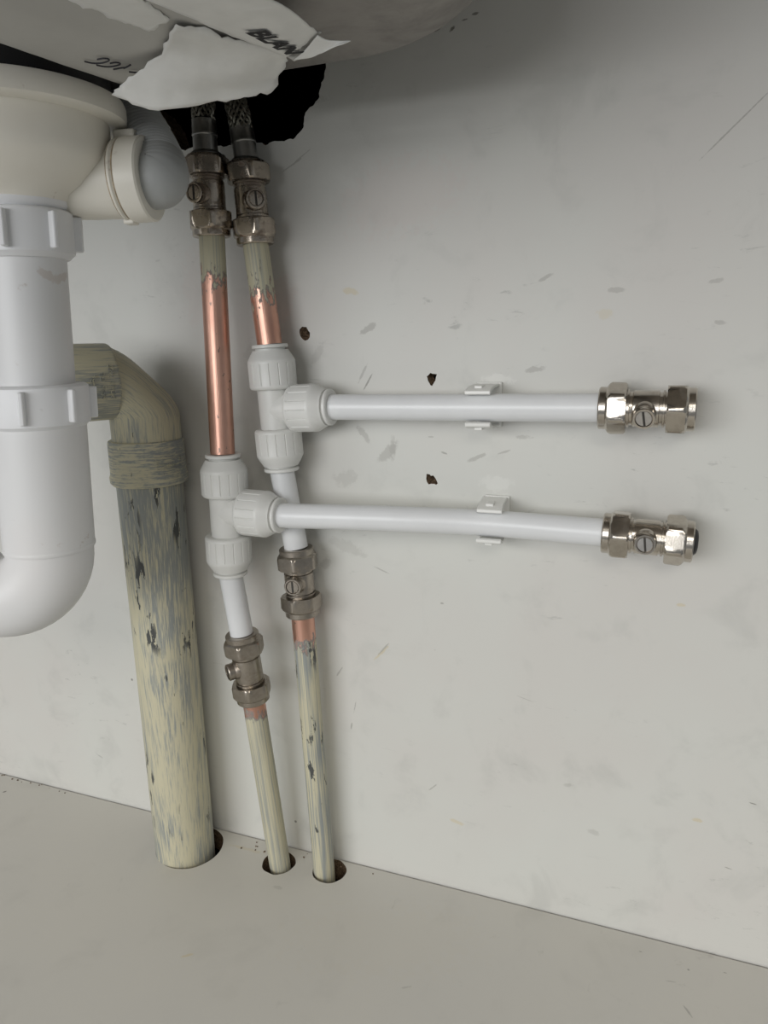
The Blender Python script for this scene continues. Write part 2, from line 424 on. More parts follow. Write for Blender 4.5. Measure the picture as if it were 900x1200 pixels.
def circle(cx, cy, r, n, wob, seed):
    return [(cx+(r+noise.noise(Vector((math.cos(a)*2, math.sin(a)*2, seed)))*wob)*math.cos(a),
             cy+(r+noise.noise(Vector((math.cos(a)*2, math.sin(a)*2, seed)))*wob)*math.sin(a)) for a in [2*math.pi*i/n for i in range(n)]]
fl = panel_mesh('floor', [(X0, Y0), (X1, Y0), (X1, -1.1), (X0, -1.1)],
                [circle(-192.6, -25.2, 23.9, 64, .7, 1.0), circle(-121.3, -18.4, 12.0, 40, .7, 2.0), circle(-83.2, -13.6, 12.1, 40, .7, 3.0)],
                17.0, lambda u, v, h: Vector((u, v, -h)), [M_floor, M_chip])
fl['label'] = 'white melamine cabinet base with three pipe holes'
def shell(name, x0, x1, y0, y1, z0, z1, openside):
    mb = MB(); P = [(x0, y0, z0), (x1, y0, z0), (x1, y1, z0), (x0, y1, z0), (x0, y0, z1), (x1, y0, z1), (x1, y1, z1), (x0, y1, z1)]
    mb.v = [Vector(p) for p in P]; mb.pc = [v.copy() for v in mb.v]
    F = dict(bottom=(0, 1, 2, 3), top=(4, 5, 6, 7), front=(0, 1, 5, 4), right=(1, 2, 6, 5), back=(2, 3, 7, 6), left=(3, 0, 4, 7))
    mb.f = [f for k, f in F.items() if k != openside]
    o = mb.build(name, M_void); o['kind'] = 'structure'; return o
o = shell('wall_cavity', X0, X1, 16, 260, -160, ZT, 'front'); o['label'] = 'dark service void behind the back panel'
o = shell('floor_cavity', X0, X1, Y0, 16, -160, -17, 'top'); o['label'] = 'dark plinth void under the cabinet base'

# crumbs of broken board along the joint and beside the holes
mb = MB()
for i in range(26):
    if i < 12: x = -410+abs(random.gauss(0, 1))*95; y = -random.uniform(1.5, 5)
    elif i < 18: x = -150+random.gauss(0, 9); y = -random.uniform(4, 16)
    else: x = random.uniform(-110, -50); y = -random.uniform(2, 8)
    r = random.uniform(.2, .6)
    mb.box((0, 0, 0), (r*random.uniform(.8, 1.6), r, r*.6), Matrix.Translation((x, y, r*.5)) @ Matrix.Rotation(random.uniform(0, 3), 4, 'Z'), .6)
tag(mb.build('crumbs', M_chip), 'brown chipboard crumbs along the joint of base and back panel', 'debris', kind='stuff')

# ------------------------------------------------------------------ pipes
G_V = 'isolation valves on the pipework'
def straight(name, label, cat, A, B, r, mat, group=None, n=40, seg=1):
    L = (B-A).length
    mb = MB().ring_stack([(L*i/seg, r) for i in range(seg+1)], n)
    return tag(mb.build(name, mat, M=frame(A, B)), label, cat, group)

# anchors (pixel, distance from the wall)
TL0, TL1 = W(241.5, 183, 27), W(248.3, 278, 27)          # valve on the hose, left riser
TR0, TR1 = W(289.5, 191, 18.5), W(299.5, 287, 18.5)
T1t, T1b, T1e = W(316, 403.5, 18.5), W(330.4, 551.5, 18.5), W(389, 477, 18.5)
T2t, T2b, T2e = W(261, 531.5, 34), W(270.2, 673, 34), W(329.5, 604, 34.5)
BL0, BL1 = W(283.3, 742, 32), W(297.2, 820, 28)
BR0, BR1 = W(347, 641.5, 18), W(354.6, 720, 17.5)
FL, FR = Vector((-120.3, -19.0, 0)), Vector((-87.0, -14.6, 0))
R10, R11 = W(702, 478, 18), W(815.5, 480, 18)
R20, R21 = W(706.3, 624, 18), W(812.5, 635, 18)

def ext(A, B, d): return B + (B-A).normalized()*d

straight('copper_pipe', 'long bare copper pipe above the lower white tee, paint left at its top', 'pipe', TL1, T2t, 7.5,
         copper_paint('copper_long', 24, 62, True, 3.0), 'copper riser pipes', seg=1)
straight('copper_pipe', 'short copper pipe above the upper white tee, half covered in old paint', 'pipe', TR1, T1t, 7.5,
         copper_paint('copper_short', 29, 62, True, 8.0), 'copper riser pipes')
straight('painted_pipe', 'cream painted pipe with a small copper tip, rising from the middle floor hole', 'pipe', BL1, ext(BL1, FL, 70), 7.5,
         copper_paint('painted_left', 9, 26, False, 5.0, .33), 'painted pipes through the base')
straight('painted_pipe', 'streaky painted pipe with a bare copper top, rising from the right floor hole', 'pipe', BR1, ext(BR1, FR, 70), 7.5,
         copper_paint('painted_right', 19, 34, False, 11.0, .40, 1.0), 'painted pipes through the base')
straight('plastic_pipe', 'short white plastic pipe under the lower tee', 'pipe', T2b, BL0, 7.5, M_pipew, 'white plastic pipes')
straight('plastic_pipe', 'short white plastic pipe passing behind the lower horizontal pipe', 'pipe', T1b, BR0, 7.5, M_pipew, 'white plastic pipes')
straight('plastic_pipe', 'upper of the two long horizontal white plastic pipes', 'pipe', T1e, R10, 7.5, M_pipew, 'white plastic pipes')
C2 = W(575, 613.3, 18.5)
path = crom([T2e, W(350, 604.6, 34.3), W(450, 607.5, 28), C2, R20], 10)
tag(MB().sweep(path, 7.5, 40).build('plastic_pipe', M_pipew), 'lower of the two long horizontal white plastic pipes', 'pipe', 'white plastic pipes')

# ------------------------------------------------------------------ push-fit tees
def collar(mb, M, r0, L):                   # gripped collar, cone and mouth; local z from the body outward
    k = L/26.5
    def grip(a):
        q = (a*16/(2*math.pi)) % 1.0
        return 14.35 if .07 < q < .93 else 13.85
    rings = [(0, 10.6), (0, 12.6), (.3, 13.4), (1.0, 14.1), (1.8, 14.4), (2.6, 14.4), (2.9, grip), (15.2*k, grip), (15.5*k, 14.4), (16.8*k, 14.3),
             (17.8*k, 13.8), (21.4*k, 11.8), (22.3*k, 11.1), (23.1*k, 10.8), (23.1*k, 8.0)]
    mb.ring_stack(rings, 192, True, True, M)
def collet(mb, M, L):
    k = L/26.5
    mb.ring_stack([(22.5*k, 8.9), (24.2*k, 8.9), (24.3*k, 10.4), (24.6*k, 10.8), (26.0*k, 10.8), (26.5*k, 10.3), (26.5*k, 7.2)], 48, True, True, M)
def tee(label, T, Bm, E):
    L = (T-Bm).length; M = frame(Bm, T)
    root = thing('tee_fitting', label, 'pipe fitting', M, 'white push fit tees')
    e = M.inverted() @ (E*S) / S           # branch end in the local frame
    mid = Vector((0, 0, e.z)); bl = Vector((e.x, e.y, 0)); bL = bl.length; bd = bl.normalized()
    RB = Matrix.Translation(mid) @ bd.to_track_quat('Z', 'Y').to_matrix().to_4x4()
    body = MB().ring_stack([(24, 10.2), (L-24, 10.2)], 56)
    body.ring_stack([(1.0, 10.2), (bL-24, 10.2)], 56, M=RB)
    body.build('body', M_plastic, root)
    cl = 26.5
    for Mx in (Matrix.Translation((0, 0, L-cl)), Matrix.Translation((0, 0, cl)) @ Matrix.Rotation(math.pi, 4, 'X'),
               RB @ Matrix.Translation((0, 0, bL-cl))):
        mb = MB(); collar(mb, Mx, 0, cl); c = mb.build('collar', M_plastic, root, ang=28)
        mb = MB(); collet(mb, Mx, cl); mb.build('collet', M_plastic, c)
    return root
tee('white push fit tee on the right riser, feeding the upper horizontal pipe', T1t, T1b, T1e)
tee('white push fit tee on the left riser, feeding the lower horizontal pipe', T2t, T2b, T2e)

# ------------------------------------------------------------------ isolation valves
def nut(mb, z0, dirn, rot, rim=True, af=23.6):
    """hex compression nut; z0 is its inner (body) face, dirn points to the pipe end"""
    R = [(0, 10.2), (0, hexr(af, rot, 12.3)), (.9, hexr(af, rot, 13.1)), (7.6, hexr(af, rot, 13.3)), (8.8, hexr(af, rot, 12.5)), (9.6, 11.4)]
    if rim: R += [(10.0, 10.9), (13.0, 10.9), (13.6, 10.4), (13.6, 7.6)]
    else: R += [(10.4, 10.9), (10.4, 6.0)]
    mb.ring_stack([(z0+dirn*z, r) for z, r in R], 96)
def valve(label, A, B, phi, rotA, rotB, mat, rimA=True, boss=4.6, end_plug=False):
    """A is the end nearest the water, B the other; boss turned phi about the axis"""
    L = (B-A).length; M = frame(A, B)
    root = thing('isolation_valve', label, 'valve', M, G_V)
    a0 = 13.6 if rimA else 10.4
    bd = MB().ring_stack([(a0-1, 8.6), (a0+.4, 8.6), (a0+.5, 9.6), (a0+1.4, 9.6), (a0+1.6, 8.7), (a0+3, 8.6), (a0+3.4, 9.2),
                          (L*.5-6, 9.3), (L*.5+6, 9.3), (L-17.4, 9.2), (L-17, 8.5), (L-15.6, 8.5), (L-15.4, 9.5), (L-14.5, 9.5), (L-14.3, 8.6), (L-12.6, 8.6)], 56)
    Mb = Matrix.Translation((0, 0, L*.5-.6)) @ Matrix.Rotation(phi, 4, 'Z') @ Matrix.Rotation(math.pi/2, 4, 'X')
    bd.ring_stack([(4, 6.7), (8.0, 6.5), (9.6, 5.5), (9.3+boss-.5, 5.5), (9.3+boss, 5.1), (9.3+boss, 4.3), (9.3+boss-1.2, 4.2)], 40, M=Mb)
    b = bd.build('body', mat, root, ang=30)
    # flow arrow relief on the body flank
    sc = MB().ring_stack([(9.3+boss-1.4, 4.05), (9.3+boss-.5, 4.05), (9.3+boss-.2, 3.7)], 32, M=Mb)
    s = sc.build('screw', M_screw if mat == M_nick else mat, root)
    Ms = Mb @ Matrix.Rotation(math.radians(90 if abs((B-A).x) < abs((B-A).z) else 8), 4, 'Z')
    MB().box((0, 0, 9.3+boss-.1), (3.7, .55, .14), Ms).build('slot', M_slot, s)  # raised dark strip drawn as the shade in the slot
    mb = MB(); nut(mb, a0, -1, rotA, rimA); mb.build('compression_nut', mat, root, ang=24)
    mb = MB(); nut(mb, L-13.6, 1, rotB); mb.build('compression_nut', mat, root, ang=24)
    if end_plug:
        mb = MB().ring_stack([(L-2, 7.0), (L+.6, 7.0), (L+1.8, 5.8), (L+2.3, 3.5)], 32)
        mb.build('end_plug', M_black, root)['label'] = 'black rounded plug in the open end'
    else:
        mb = MB().ring_stack([(L-.9, 7.5), (L-.35, 7.5)], 32); mb.build('bore', M_slot, root)
    return root
D = math.radians
valve('clean nickel isolation valve at the open end of the upper horizontal pipe', R10, R11, D(16), D(-6), D(26), M_nick)
valve('clean nickel isolation valve with black plug ending the lower horizontal pipe', R20, R21, D(2), D(24), D(-11), M_nick, end_plug=True)
valve('grimy isolation valve under the left braided hose', TL0, TL1, D(4), D(22), D(-6), M_nickold, rimA=False)
valve('grimy isolation valve under the right braided hose', TR0, TR1, D(-42), D(-7), D(-7), M_nickold, rimA=False)
valve('dull nickel isolation valve below the short pipe of the left riser, tilted', BL0, BL1, D(40), D(12), D(8), M_nickdull)
valve('dull nickel isolation valve on the right riser above the streaky pipe', BR0, BR1, D(-9), D(12), D(30), M_nickdull)

# ------------------------------------------------------------------ braided hoses on the upper valves
M_braid = nickel('braided_steel', (.26, .25, .21), .42, .25)
M_ferr = nickel('dull_ferrule', (.30, .30, .29), .34, .1)
def hose(label, A, pts):
    path = crom([A]+pts, 10)
    root = thing('flexible_hose', label, 'hose', at(A), 'braided hoses in the cutout')
    loc = [p-A for p in path]
    a = loc[0]; b = loc[6]
    Mf = frame(Vector((0, 0, 0)), pts[0]-A)
    MB().ring_stack([(-1, 9.2), (.6, 9.2), (1.6, 8.4), (2.4, 7.2)], 40, M=None).build('cone_seat', M_ferr, root)
    d = (pts[0]-A).normalized(); Rm = d.to_track_quat('Z', 'Y').to_matrix().to_4x4()
    MB().ring_stack([(1.5, 7.0), (10.0, 6.8), (10.5, 7.2), (11.4, 7.2), (11.9, 6.9), (18.5, 6.8), (19, 6.2)], 40, M=Rm).build('ferrule', M_ferr, root)
    # trimmed path for the braid
    out = []; acc = 0
    for k in range(1, len(loc)):
        acc += (loc[k]-loc[k-1]).length
        if acc > 17: out.append(loc[k])
    MB().sweep(out, 5.2, 20).build('hose_core', M_black, root)
    # woven strands: two families of helices
    mb = MB(); ln = [0]
    for k in range(1, len(out)): ln.append(ln[-1]+(out[k]-out[k-1]).length)
    tot = ln[-1]
    def posfr(s):
        k = 0
        while k < len(ln)-2 and ln[k+1] < s: k += 1
        t = min(1, max(0, (s-ln[k])/(ln[k+1]-ln[k]))); p = out[k].lerp(out[k+1], t)
        tg = (out[k+1]-out[k]).normalized(); x = Vector((1, 0, 0)); x = (x-tg*x.dot(tg)).normalized(); return p, x, tg.cross(x)
    N = 12; steps = int(tot/1.2)
    for fam in (1, -1):
        for i in range(N):
            pl = []
            for q in range(steps+1):
                s = tot*q/steps; an = 2*math.pi*i/N + fam*s/8.5
                p, x, y = posfr(s)
                wv = 5.75 + .42*fam*math.cos(N*s/8.5 + i*math.pi)
                pl.append(p + x*(wv*math.cos(an)) + y*(wv*math.sin(an)))
            mb.sweep(pl, .8, 5)
    mb.build('braid', M_braid, root)
    return root
hose('left braided steel hose rising into the dark cutout', TL0, [W(238.5, 137, 26), W(238, 110, 20), W(230, 80, 10), W(214, 50, -4), W(196, 10, -20)])
hose('right braided steel hose rising into the dark cutout', TR0, [W(280.5, 138, 18), W(273, 108, 12), W(270, 80, 2), W(276, 50, -12), W(284, 10, -30)])

# ------------------------------------------------------------------ pipe clips
def clip(label, P, T):
    """P the pipe centre, T the pipe direction"""
    M = frame(P, P+T); dw = -P.y               # local +Y points to the wall
    root = thing('pipe_clip', label, 'pipe clip', M, 'white clips holding the horizontal pipes')
    for sg in (1, -1):                          # arm from the wall plate, gripping the pipe with a flared lip
        c = [(10.6, dw-1), (10.2, 4), (9.7, 0), (8.9, -3.2), (7.3, -5.6), (7.9, -7.6), (9.6, -7.4), (10.4, -5.2), (11.2, -2.0), (11.6, 1), (12.0, dw-1)]
        mb = MB().extrude_poly([(sg*x, y) for x, y in c], -7.0, 7.0, lambda u, v, h: Vector((u, v, h)))
        j = mb.build('jaw', M_clip, root, bevel=.35)
        MB().box((sg*11.2, .5, -.4), (1.0, 4.2, 2.2)).build('latch', M_clip, j, bevel=.5)
    MB().box((0, dw-1.1, 1.2), (12.6, 1.05, 7.2)).build('base_plate', M_clip, root, bevel=.5)
    return root
P1 = R10.lerp(T1e, (702-573)/(702-389)); P1 = P1
clip('white plastic clip on the upper horizontal pipe', P1, (R10-T1e).normalized())
clip('white plastic clip on the lower horizontal pipe', C2, (R20-W(450, 607.5, 28)).normalized())

# ------------------------------------------------------------------ soil-coloured waste pipe with elbow
wb = Vector((-196.0, -27.0, 0)); wt = Vector((-195.0, -27.0, 312.0))
zc = 285.0
wroot = thing('waste_pipe', 'thick cream painted waste pipe with elbow going down through the base', 'pipe', at(Vector((wb.x, wb.y, 0))))
def rel(p): return p - Vector((wb.x, wb.y, 0))
MB().ring_stack([(-70, 21.3), (0, 21.3), (100, 21.3), (200, 21.3), (284, 21.3)], 64).build('pipe', M_cream, wroot)
MB().ring_stack([(279, 21.4), (279, 23.2), (280.5, 24.6), (284, 24.9), (286, 24.1), (306, 23.9), (307.5, 23.4), (308, 22.2), (308, 20)], 64).build('collar', M_creamh, wroot)
TH = D(33); hd = Vector((-math.sin(TH), -math.cos(TH), 0)); RB_ = 25.0; ztop = 345.5
piv = Vector((1, 0, ztop-23.0)) + hd*21.8    # inner corner; the outer side is chamfered
out_side = hd.cross(Vector((0, 0, 1))).normalized()
eb = MB(); NR = 64
def elbow_ring(c, dr, half, L):
    for i in range(NR):
        a = 2*math.pi*i/NR
        eb.v.append(c + dr*(half*math.cos(a)) + out_side*(21.6*math.sin(a))); eb.pc.append(Vector((21.6*math.sin(a), -21.6*math.cos(a), L)))
elbow_ring(Vector((1, 0, 296)), -hd, 21.8, 0)
NS = 16
for k in range(NS+1):
    th = D(90*k/NS); dr = -hd*math.cos(th) + Vector((0, 0, 1))*math.sin(th)
    half = (21.9+.5*k/NS)*(1-.17*math.sin(2*th)**1.3)
    elbow_ring(piv+dr*half, dr, half, 26+34*k/NS)
elbow_ring(piv+hd*14+Vector((0, 0, 22.4)), Vector((0, 0, 1)), 22.4, 75)
for k in range(NS+2):
    for i in range(NR):
        j = (i+1) % NR; eb.f.append((k*NR+i, k*NR+j, (k+1)*NR+j, (k+1)*NR+i))
eb.build('elbow', M_creame, wroot, ang=50)
sk0 = Vector((1, 0, ztop)) + hd*19.5
Ms = Matrix.Translation(sk0) @ hd.to_track_quat('Z', 'Y').to_matrix().to_4x4()
sk = MB().ring_stack([(0, 20), (0, 22.6), (.8, 23.2), (2, 23.4), (38, 23.6), (39, 22), (39, 19)], 64, M=Ms).build('socket', M_creame, wroot)
# moulded lettering on the elbow socket and on the collar
def emboss(body, size, fnmap, name, parent, mat):
    V, F = text_verts(body, size, .28)
    mb = MB(); mb.v = [fnmap(v) for v in V]; mb.pc = [p.copy() for p in mb.v]; mb.f = F
    return mb.build(name, mat, parent)
side = hd.cross(Vector((0, 0, 1))).normalized()
if side.dot(CAM-(wb+sk0)) < 0: side = -side
for k, txt in enumerate(('221 4BL', '5523 GB', 'POLY 1407')):
    def fm(v, k=k):                           # letters run upwards round the socket
        a = (v.x-9.0)/23.6; s_ = 15.0-k*5.6+v.y
        rr = 24.0+v.z
        return sk0 + hd*(s_) + (side*math.cos(a)+Vector((0, 0, 1))*math.sin(a))*rr
    emboss(txt, 4.4, fm, 'moulded_lettering', sk, M_creame)
def fc(v, z0=291.5, a0=.30):
    a = a0 + v.x/24.1; r_ = 24.3+v.z
    return Vector((r_*math.sin(a), -r_*math.cos(a), z0+v.y))
cl_obj = [o for o in wroot.children if o.name.startswith('collar')][0]
emboss('hunter', 5.6, lambda v: fc(v, 291.8, .92), 'moulded_lettering', cl_obj, M_creamh)
mb = MB()
for (u0, u1, v0, v1) in ((-1.2, 18.6, -1.9, -1.3), (-1.2, 18.6, 5.3, 5.9), (-1.2, -.6, -1.9, 5.9), (18.0, 18.6, -1.9, 5.9)):
    nseg = 8
    for i in range(nseg):
        a, b = u0+(u1-u0)*i/nseg, u0+(u1-u0)*(i+1)/nseg
        mb.extrude_poly([(a, v0), (b, v0), (b, v1), (a, v1)], -.1, .32, lambda u, v, h: fc(Vector((u, v, h)), 291.8, .92))
mb.build('moulded_frame', M_creamh, cl_obj)

# ------------------------------------------------------------------ sink trap
dT = 130.0
ax_b = W(58.5, 640, dT); ax_t = W(24.5, 236, dT)
def axz(z): t = (z-ax_b.z)/(ax_t.z-ax_b.z); return ax_b.lerp(ax_t, t)
zpx = lambda y: W(58.5+(y-640)*(34/404), y, dT).z
troot = thing('sink_trap', 'white plastic sink trap with ribbed nuts and U bend below the strainer', 'trap', at(axz(zpx(640))))
T0 = axz(zpx(640)); tr = lambda p: p-T0
tilt = (ax_t-ax_b).normalized(); Mt = tilt.to_track_quat('Z', 'Y').to_matrix().to_4x4()
Mt = Matrix.Rotation(0, 4, 'Z') @ Matrix(((1, 0, tilt.x, 0), (0, 1, tilt.y, 0), (0, 0, tilt.z, 0), (0, 0, 0, 1)))
zz = lambda y: zpx(y)-T0.z
MB().ring_stack([(0, 22.6), (zz(560), 22.5), (zz(488), 22.4)], 64, M=Mt).build('trap_body', M_trap, troot)

def _tm(x, y, lx, lz, ang, amt):
    p = tr(W(x, y, dT+13)); return (p.x, p.z, lx, lz, ang, amt)
M_inlet = trap_mat('stained_trap_plastic', (.71, .71, .71), (.72, .68, .66), [_tm(62, 388, 1.6, 5.0, 12, .8), _tm(66, 405, 1.4, 6.0, 18, .75), _tm(70, 413, 3.2, 1.6, 0, .6), _tm(40, 322, 1.2, 4, 20, .35)])
MB().ring_stack([(zz(500), 18.4), (zz(236), 18.4)], 64, M=Mt).build('inlet_tube', M_inlet, troot)
def slip_nut(y0, y1, r, rb, ang0, n=7):
    z0, z1 = zz(y1), zz(y0)
    mb = MB().ring_stack([(z0-1.5, r-2.6), (z0, r-1.2), (z0+.8, r-.1), (z0+2.5, r), (z1-2.5, r), (z1-1.0, r-.3), (z1, r-1.6), (z1+.3, 18.2)], 80, M=Mt)
    o = mb.build('slip_nut', M_nut, troot)
    for i in range(n):
        a = ang0+2*math.pi*i/n
        Mr = Mt @ Matrix.Rotation(a, 4, 'Z') @ Matrix.Translation((0, -r, 0))
        mb = MB().box((0, -.6, (z0+z1)/2), (1.35, rb, (z1-z0)/2-2.0), Mr)
        mb.build('rib', M_nut, o, bevel=.8)
slip_nut(247, 300, 22.6, 3.2, D(26))
slip_nut(450, 497, 24.6, 2.9, D(30))
# upper washer lip under the strainer
MB().ring_stack([(zz(248), 19.0), (zz(242), 21.4), (zz(237), 21.8), (zz(233), 20.5)], 64, M=Mt).build('washer', M_nut, troot)
# U bend, rising leg, return to the painted socket
bd_ = Vector((-.93, -.37, 0)).normalized(); RU = 26.5
ub = [Vector((0, 0, 1)), Vector((0, 0, -1.0))]
for i in range(1, 25):
    a = D(180*i/24); ub.append(bd_*(RU-RU*math.cos(a)) + Vector((0, 0, -1.0-RU*math.sin(a))))
top = ub[-1]
endp = (wb+sk0+hd*40) - T0
leg = crom([top, top+Vector((0, 0, 22)), top+Vector((-6, 4, 45)), top.lerp(endp, .55)+Vector((-14, -6, 0))+Vector((0, 0, max(0, endp.z-top.z)*.45)), endp+hd*16, endp+hd*.3], 8)
MB().sweep(ub+leg[1:], 21.8, 56).build('u_bend', M_trap, troot)
MB().ring_stack([(-.6, 22.7), (.2, 22.9), (1.2, 22.9), (1.8, 22.5)], 64, M=Mt).build('joint_ring', M_trap, troot)

# strainer body under the sink
sx = Vector((W(16.5, 150, dT).x, -dT, 0)); BZ = 491.0
zs_ = lambda y: W(18, y, dT).z
sroot = thing('sink_strainer', 'aged cream plastic sink strainer body with overflow outlet above the trap', 'strainer', at(sx + Vector((0, 0, zs_(236)))))
so = sx + Vector((0, 0, zs_(236))); zr = lambda z: z-so.z
RIM = 50.0; z_rb = 468.5; z_rt = 479.0
MB().ring_stack([(-1, 20.6), (1.5, 22.5), (zr(zs_(222)), 29.5), (zr(zs_(208)), 35.5), (zr(zs_(196)), 39.6), (zr(zs_(188)), 41.0), (zr(zs_(180)), 41.5), (zr(z_rb), 41.8), (zr(z_rb)+2, 41.8)], 80).build('bowl_body', M_strain, sroot)
MB().ring_stack([(zr(z_rb), 40), (zr(z_rb), RIM-2), (zr(z_rb)+1.2, RIM-.2), (zr(z_rb)+3, RIM), (zr(z_rt)-2.5, RIM), (zr(z_rt)-.6, RIM-.8), (zr(z_rt), RIM-2.5), (zr(z_rt), 30)], 96).build('flange', M_strain, sroot)
MB().ring_stack([(zr(z_rt), RIM-6), (zr(BZ), RIM-6)], 64).build('gasket', M_black, sroot)
# overflow outlet
rc = W(177, 210, 101)                          # outer end of the ring
sd = Vector((.965, .255, .02)).normalized()
st0 = rc - sd*52
def rs(p): return p-so
Mo = Matrix.Translation(rs(rc)) @ sd.to_track_quat('Z', 'Y').to_matrix().to_4x4()
MB().ring_stack([(-48, 15.5), (-30, 16.6), (-18, 16.9), (-4, 16.9)], 56, M=Mo).build('overflow_outlet', M_strain, sroot)
rg = MB().ring_stack([(-13.5, 15), (-13.5, 18.6), (-12.4, 18.8), (-11.6, 18.0), (-10.8, 18.0), (-10.2, 19.0), (-9, 19.2), (-.8, 19.0), (0, 18.2), (0, 13)], 64, M=Mo).build('overflow_ring', M_strain, sroot)
MB().ring_stack([(-14.6, 16.6), (-14.4, 17.7), (-13.4, 18.0)], 64, M=Mo).build('grimy_seal', plain('brown_grime', (.40, .32, .22), .7, 0, .3, 200), rg)
MB().ring_stack([(-11.5, 17.5), (-11.4, 18.25), (-10.9, 18.25), (-10.8, 17.5)], 64, M=Mo).build('grimy_seal', bpy.data.materials['brown_grime'], rg)
# lug tab on top of the ring
uo = Vector((0, 0, 1)) - sd*sd.z; uo.normalize(); so_side = sd.cross(uo)
tabm = Matrix(((sd.x, so_side.x, uo.x, 0), (sd.y, so_side.y, uo.y, 0), (sd.z, so_side.z, uo.z, 0), (0, 0, 0, 1)))
MB().box((0, 0, 0), (5.2, 3.2, 3.0), Matrix.Translation(rs(rc) - sd*10.5 + uo*19.4 - so_side*1.0) @ tabm).build('lug', M_strain, rg, bevel=.8)
MB().box((0, 0, 0), (2.6, 3.6, 1.2), Matrix.Translation(rs(rc) - sd*12.2 - uo*18.6) @ tabm).build('lug', M_strain, rg, bevel=.6)
# corrugated overflow hose, a thing of its own
h0 = rc + sd*.2
hp = crom([h0, h0+sd*3.5, W(187, 200, 97), W(178, 178, 90), W(160, 145, 81), W(147, 115, 73), W(140, 99, 69)], 56)
acc = 0; rad = []
for k, p in enumerate(hp):
    if k: acc += (hp[k]-hp[k-1]).length
    base = 13.5 if acc < 12 else 13.0
    rad.append(base + ((.5*math.cos(acc*2*math.pi/2.3)) if acc > 13 else .05*math.cos(acc*2*math.pi/1.7)))
ho = MB().sweep([p-h0 for p in hp], rad, 40).build('overflow_hose', M_hose, M=at(h0), ang=80)
tag(ho, 'grey corrugated overflow hose bending up beside the strainer', 'hose')

# ------------------------------------------------------------------ steel sink bowl
def rrect(x0, x1, y0, y1, r, n=14):
    pts = []
    for (cx, cy, a0) in ((x1-r, y1-r, 0), (x0+r, y1-r, 90), (x0+r, y0+r, 180), (x1-r, y0+r, 270)):
        for i in range(n+1):
            a = D(a0+90*i/n); pts.append((cx+r*math.cos(a), cy+r*math.sin(a)))
    return pts
bx0, bx1, by0, by1 = -420.0, 62.0, -470.0, -42.0
mb = MB(); FR_ = 42.0; nper = None
levels = []
for i in range(9):
    a = D(90*i/8); levels.append((FR_-FR_*math.sin(a), BZ+FR_-FR_*math.cos(a)))
levels.append((-6, ZT-2)); levels.insert(0, (FR_+60, BZ-.4))
for ins, z in levels:
    r = max(20, 84-ins)
    lp = rrect(bx0+ins, bx1-ins, by0+ins, by1-ins, r)
    nper = len(lp)
    for (x, y) in lp: mb.v.append(Vector((x, y, z))); mb.pc.append(mb.v[-1].copy())
for k in range(len(levels)-1):
    for i in range(nper):
        j = (i+1) % nper; mb.f.append((k*nper+i, k*nper+j, (k+1)*nper+j, (k+1)*nper+i))
mb.f.append(tuple(range(nper)))
sink = mb.build('sink_bowl', M_steel, ang=60)
tag(sink, 'dull stainless steel sink bowl seen from below', 'sink')
# worktop the sink hangs in (its underside closes the cabinet)
o = panel_mesh('worktop', [(X0, Y0), (X1, Y0), (X1, 16), (X0, 16)], [rrect(bx0-6.5, bx1+6.5, by0-6.5, by1+6.5, 90)], 30.0,
               lambda u, v, h: Vector((u, v, ZT+h)), [plain('worktop_underside', (.45, .40, .34), .8), M_chip])
tag(o, 'worktop above the cabinet holding the sink bowl', 'worktop'); del o['kind']

# ------------------------------------------------------------------ loose paper wrapping under the sink
def sheet(rows, name, mat, parent, amp, seed, sub=7, ragged=0.0, thick=.35):
    """rows of 3D points -> smooth crumpled sheet"""
    R = [crom(r, sub) for r in rows]
    cols = list(zip(*R)); Ccols = [crom(list(c), sub) for c in cols]
    nu, nv = len(Ccols), len(Ccols[0])
    mb = MB()
    ctr = sum((p for c in Ccols for p in c), Vector())/(nu*nv)
    for i, c in enumerate(Ccols):
        for j, p in enumerate(c):
            q = p + noise.noise_vector(p*.055+Vector((seed, 0, 0)))*amp + noise.noise_vector(p*.16+Vector((0, seed, 0)))*amp*.35
            if ragged and (i in (0, nu-1) or j in (0, nv-1)):
                q = q + noise.noise_vector(p*.33+Vector((seed, 3, 1)))*ragged
            mb.v.append(q); mb.pc.append(q.copy())
    for i in range(nu-1):
        for j in range(nv-1): mb.f.append((i*nv+j, i*nv+j+1, (i+1)*nv+j+1, (i+1)*nv+j))
    o = mb.build(name, mat, parent, ang=80)
    so_ = o.modifiers.new('thickness', 'SOLIDIFY'); so_.thickness = thick*S; so_.offset = 0
    return o, R
proot = thing('paper_wrapping', 'torn white paper and grey card hanging from the underside of the sink', 'paper', at(Vector((-75, -140, 488))))
PO = Vector((-75, -140, 488)); pr = lambda p: p-PO
ZC = 479.0
def Hx(x, y, z, ext_=None): return pr(H(x, y, z))
# grey card with the handwriting
e0, e1 = H(0, 50, ZC), H(141, 98, ZC); far = e0+(e0-e1)*1.6
r0, r1 = H(285, 14, ZC+.2), H(345, 58, ZC+.2); farr = r0+(r0-r1)*1.9
sheet([[pr(far), pr(e0), pr(H(70, 74.5, ZC)), pr(e1)], [pr(far.lerp(farr, .5)), pr(H(100, 20, ZC+.3)), pr(H(160, 52, ZC+.3)), pr(H(215, 92, ZC+.3))],
       [pr(farr), pr(r0), pr(H(318, 38, ZC+.2)), pr(r1)]], 'backing_card', M_card, proot, .25, 1.0)[0]['label'] = 'grey card with a pen note'
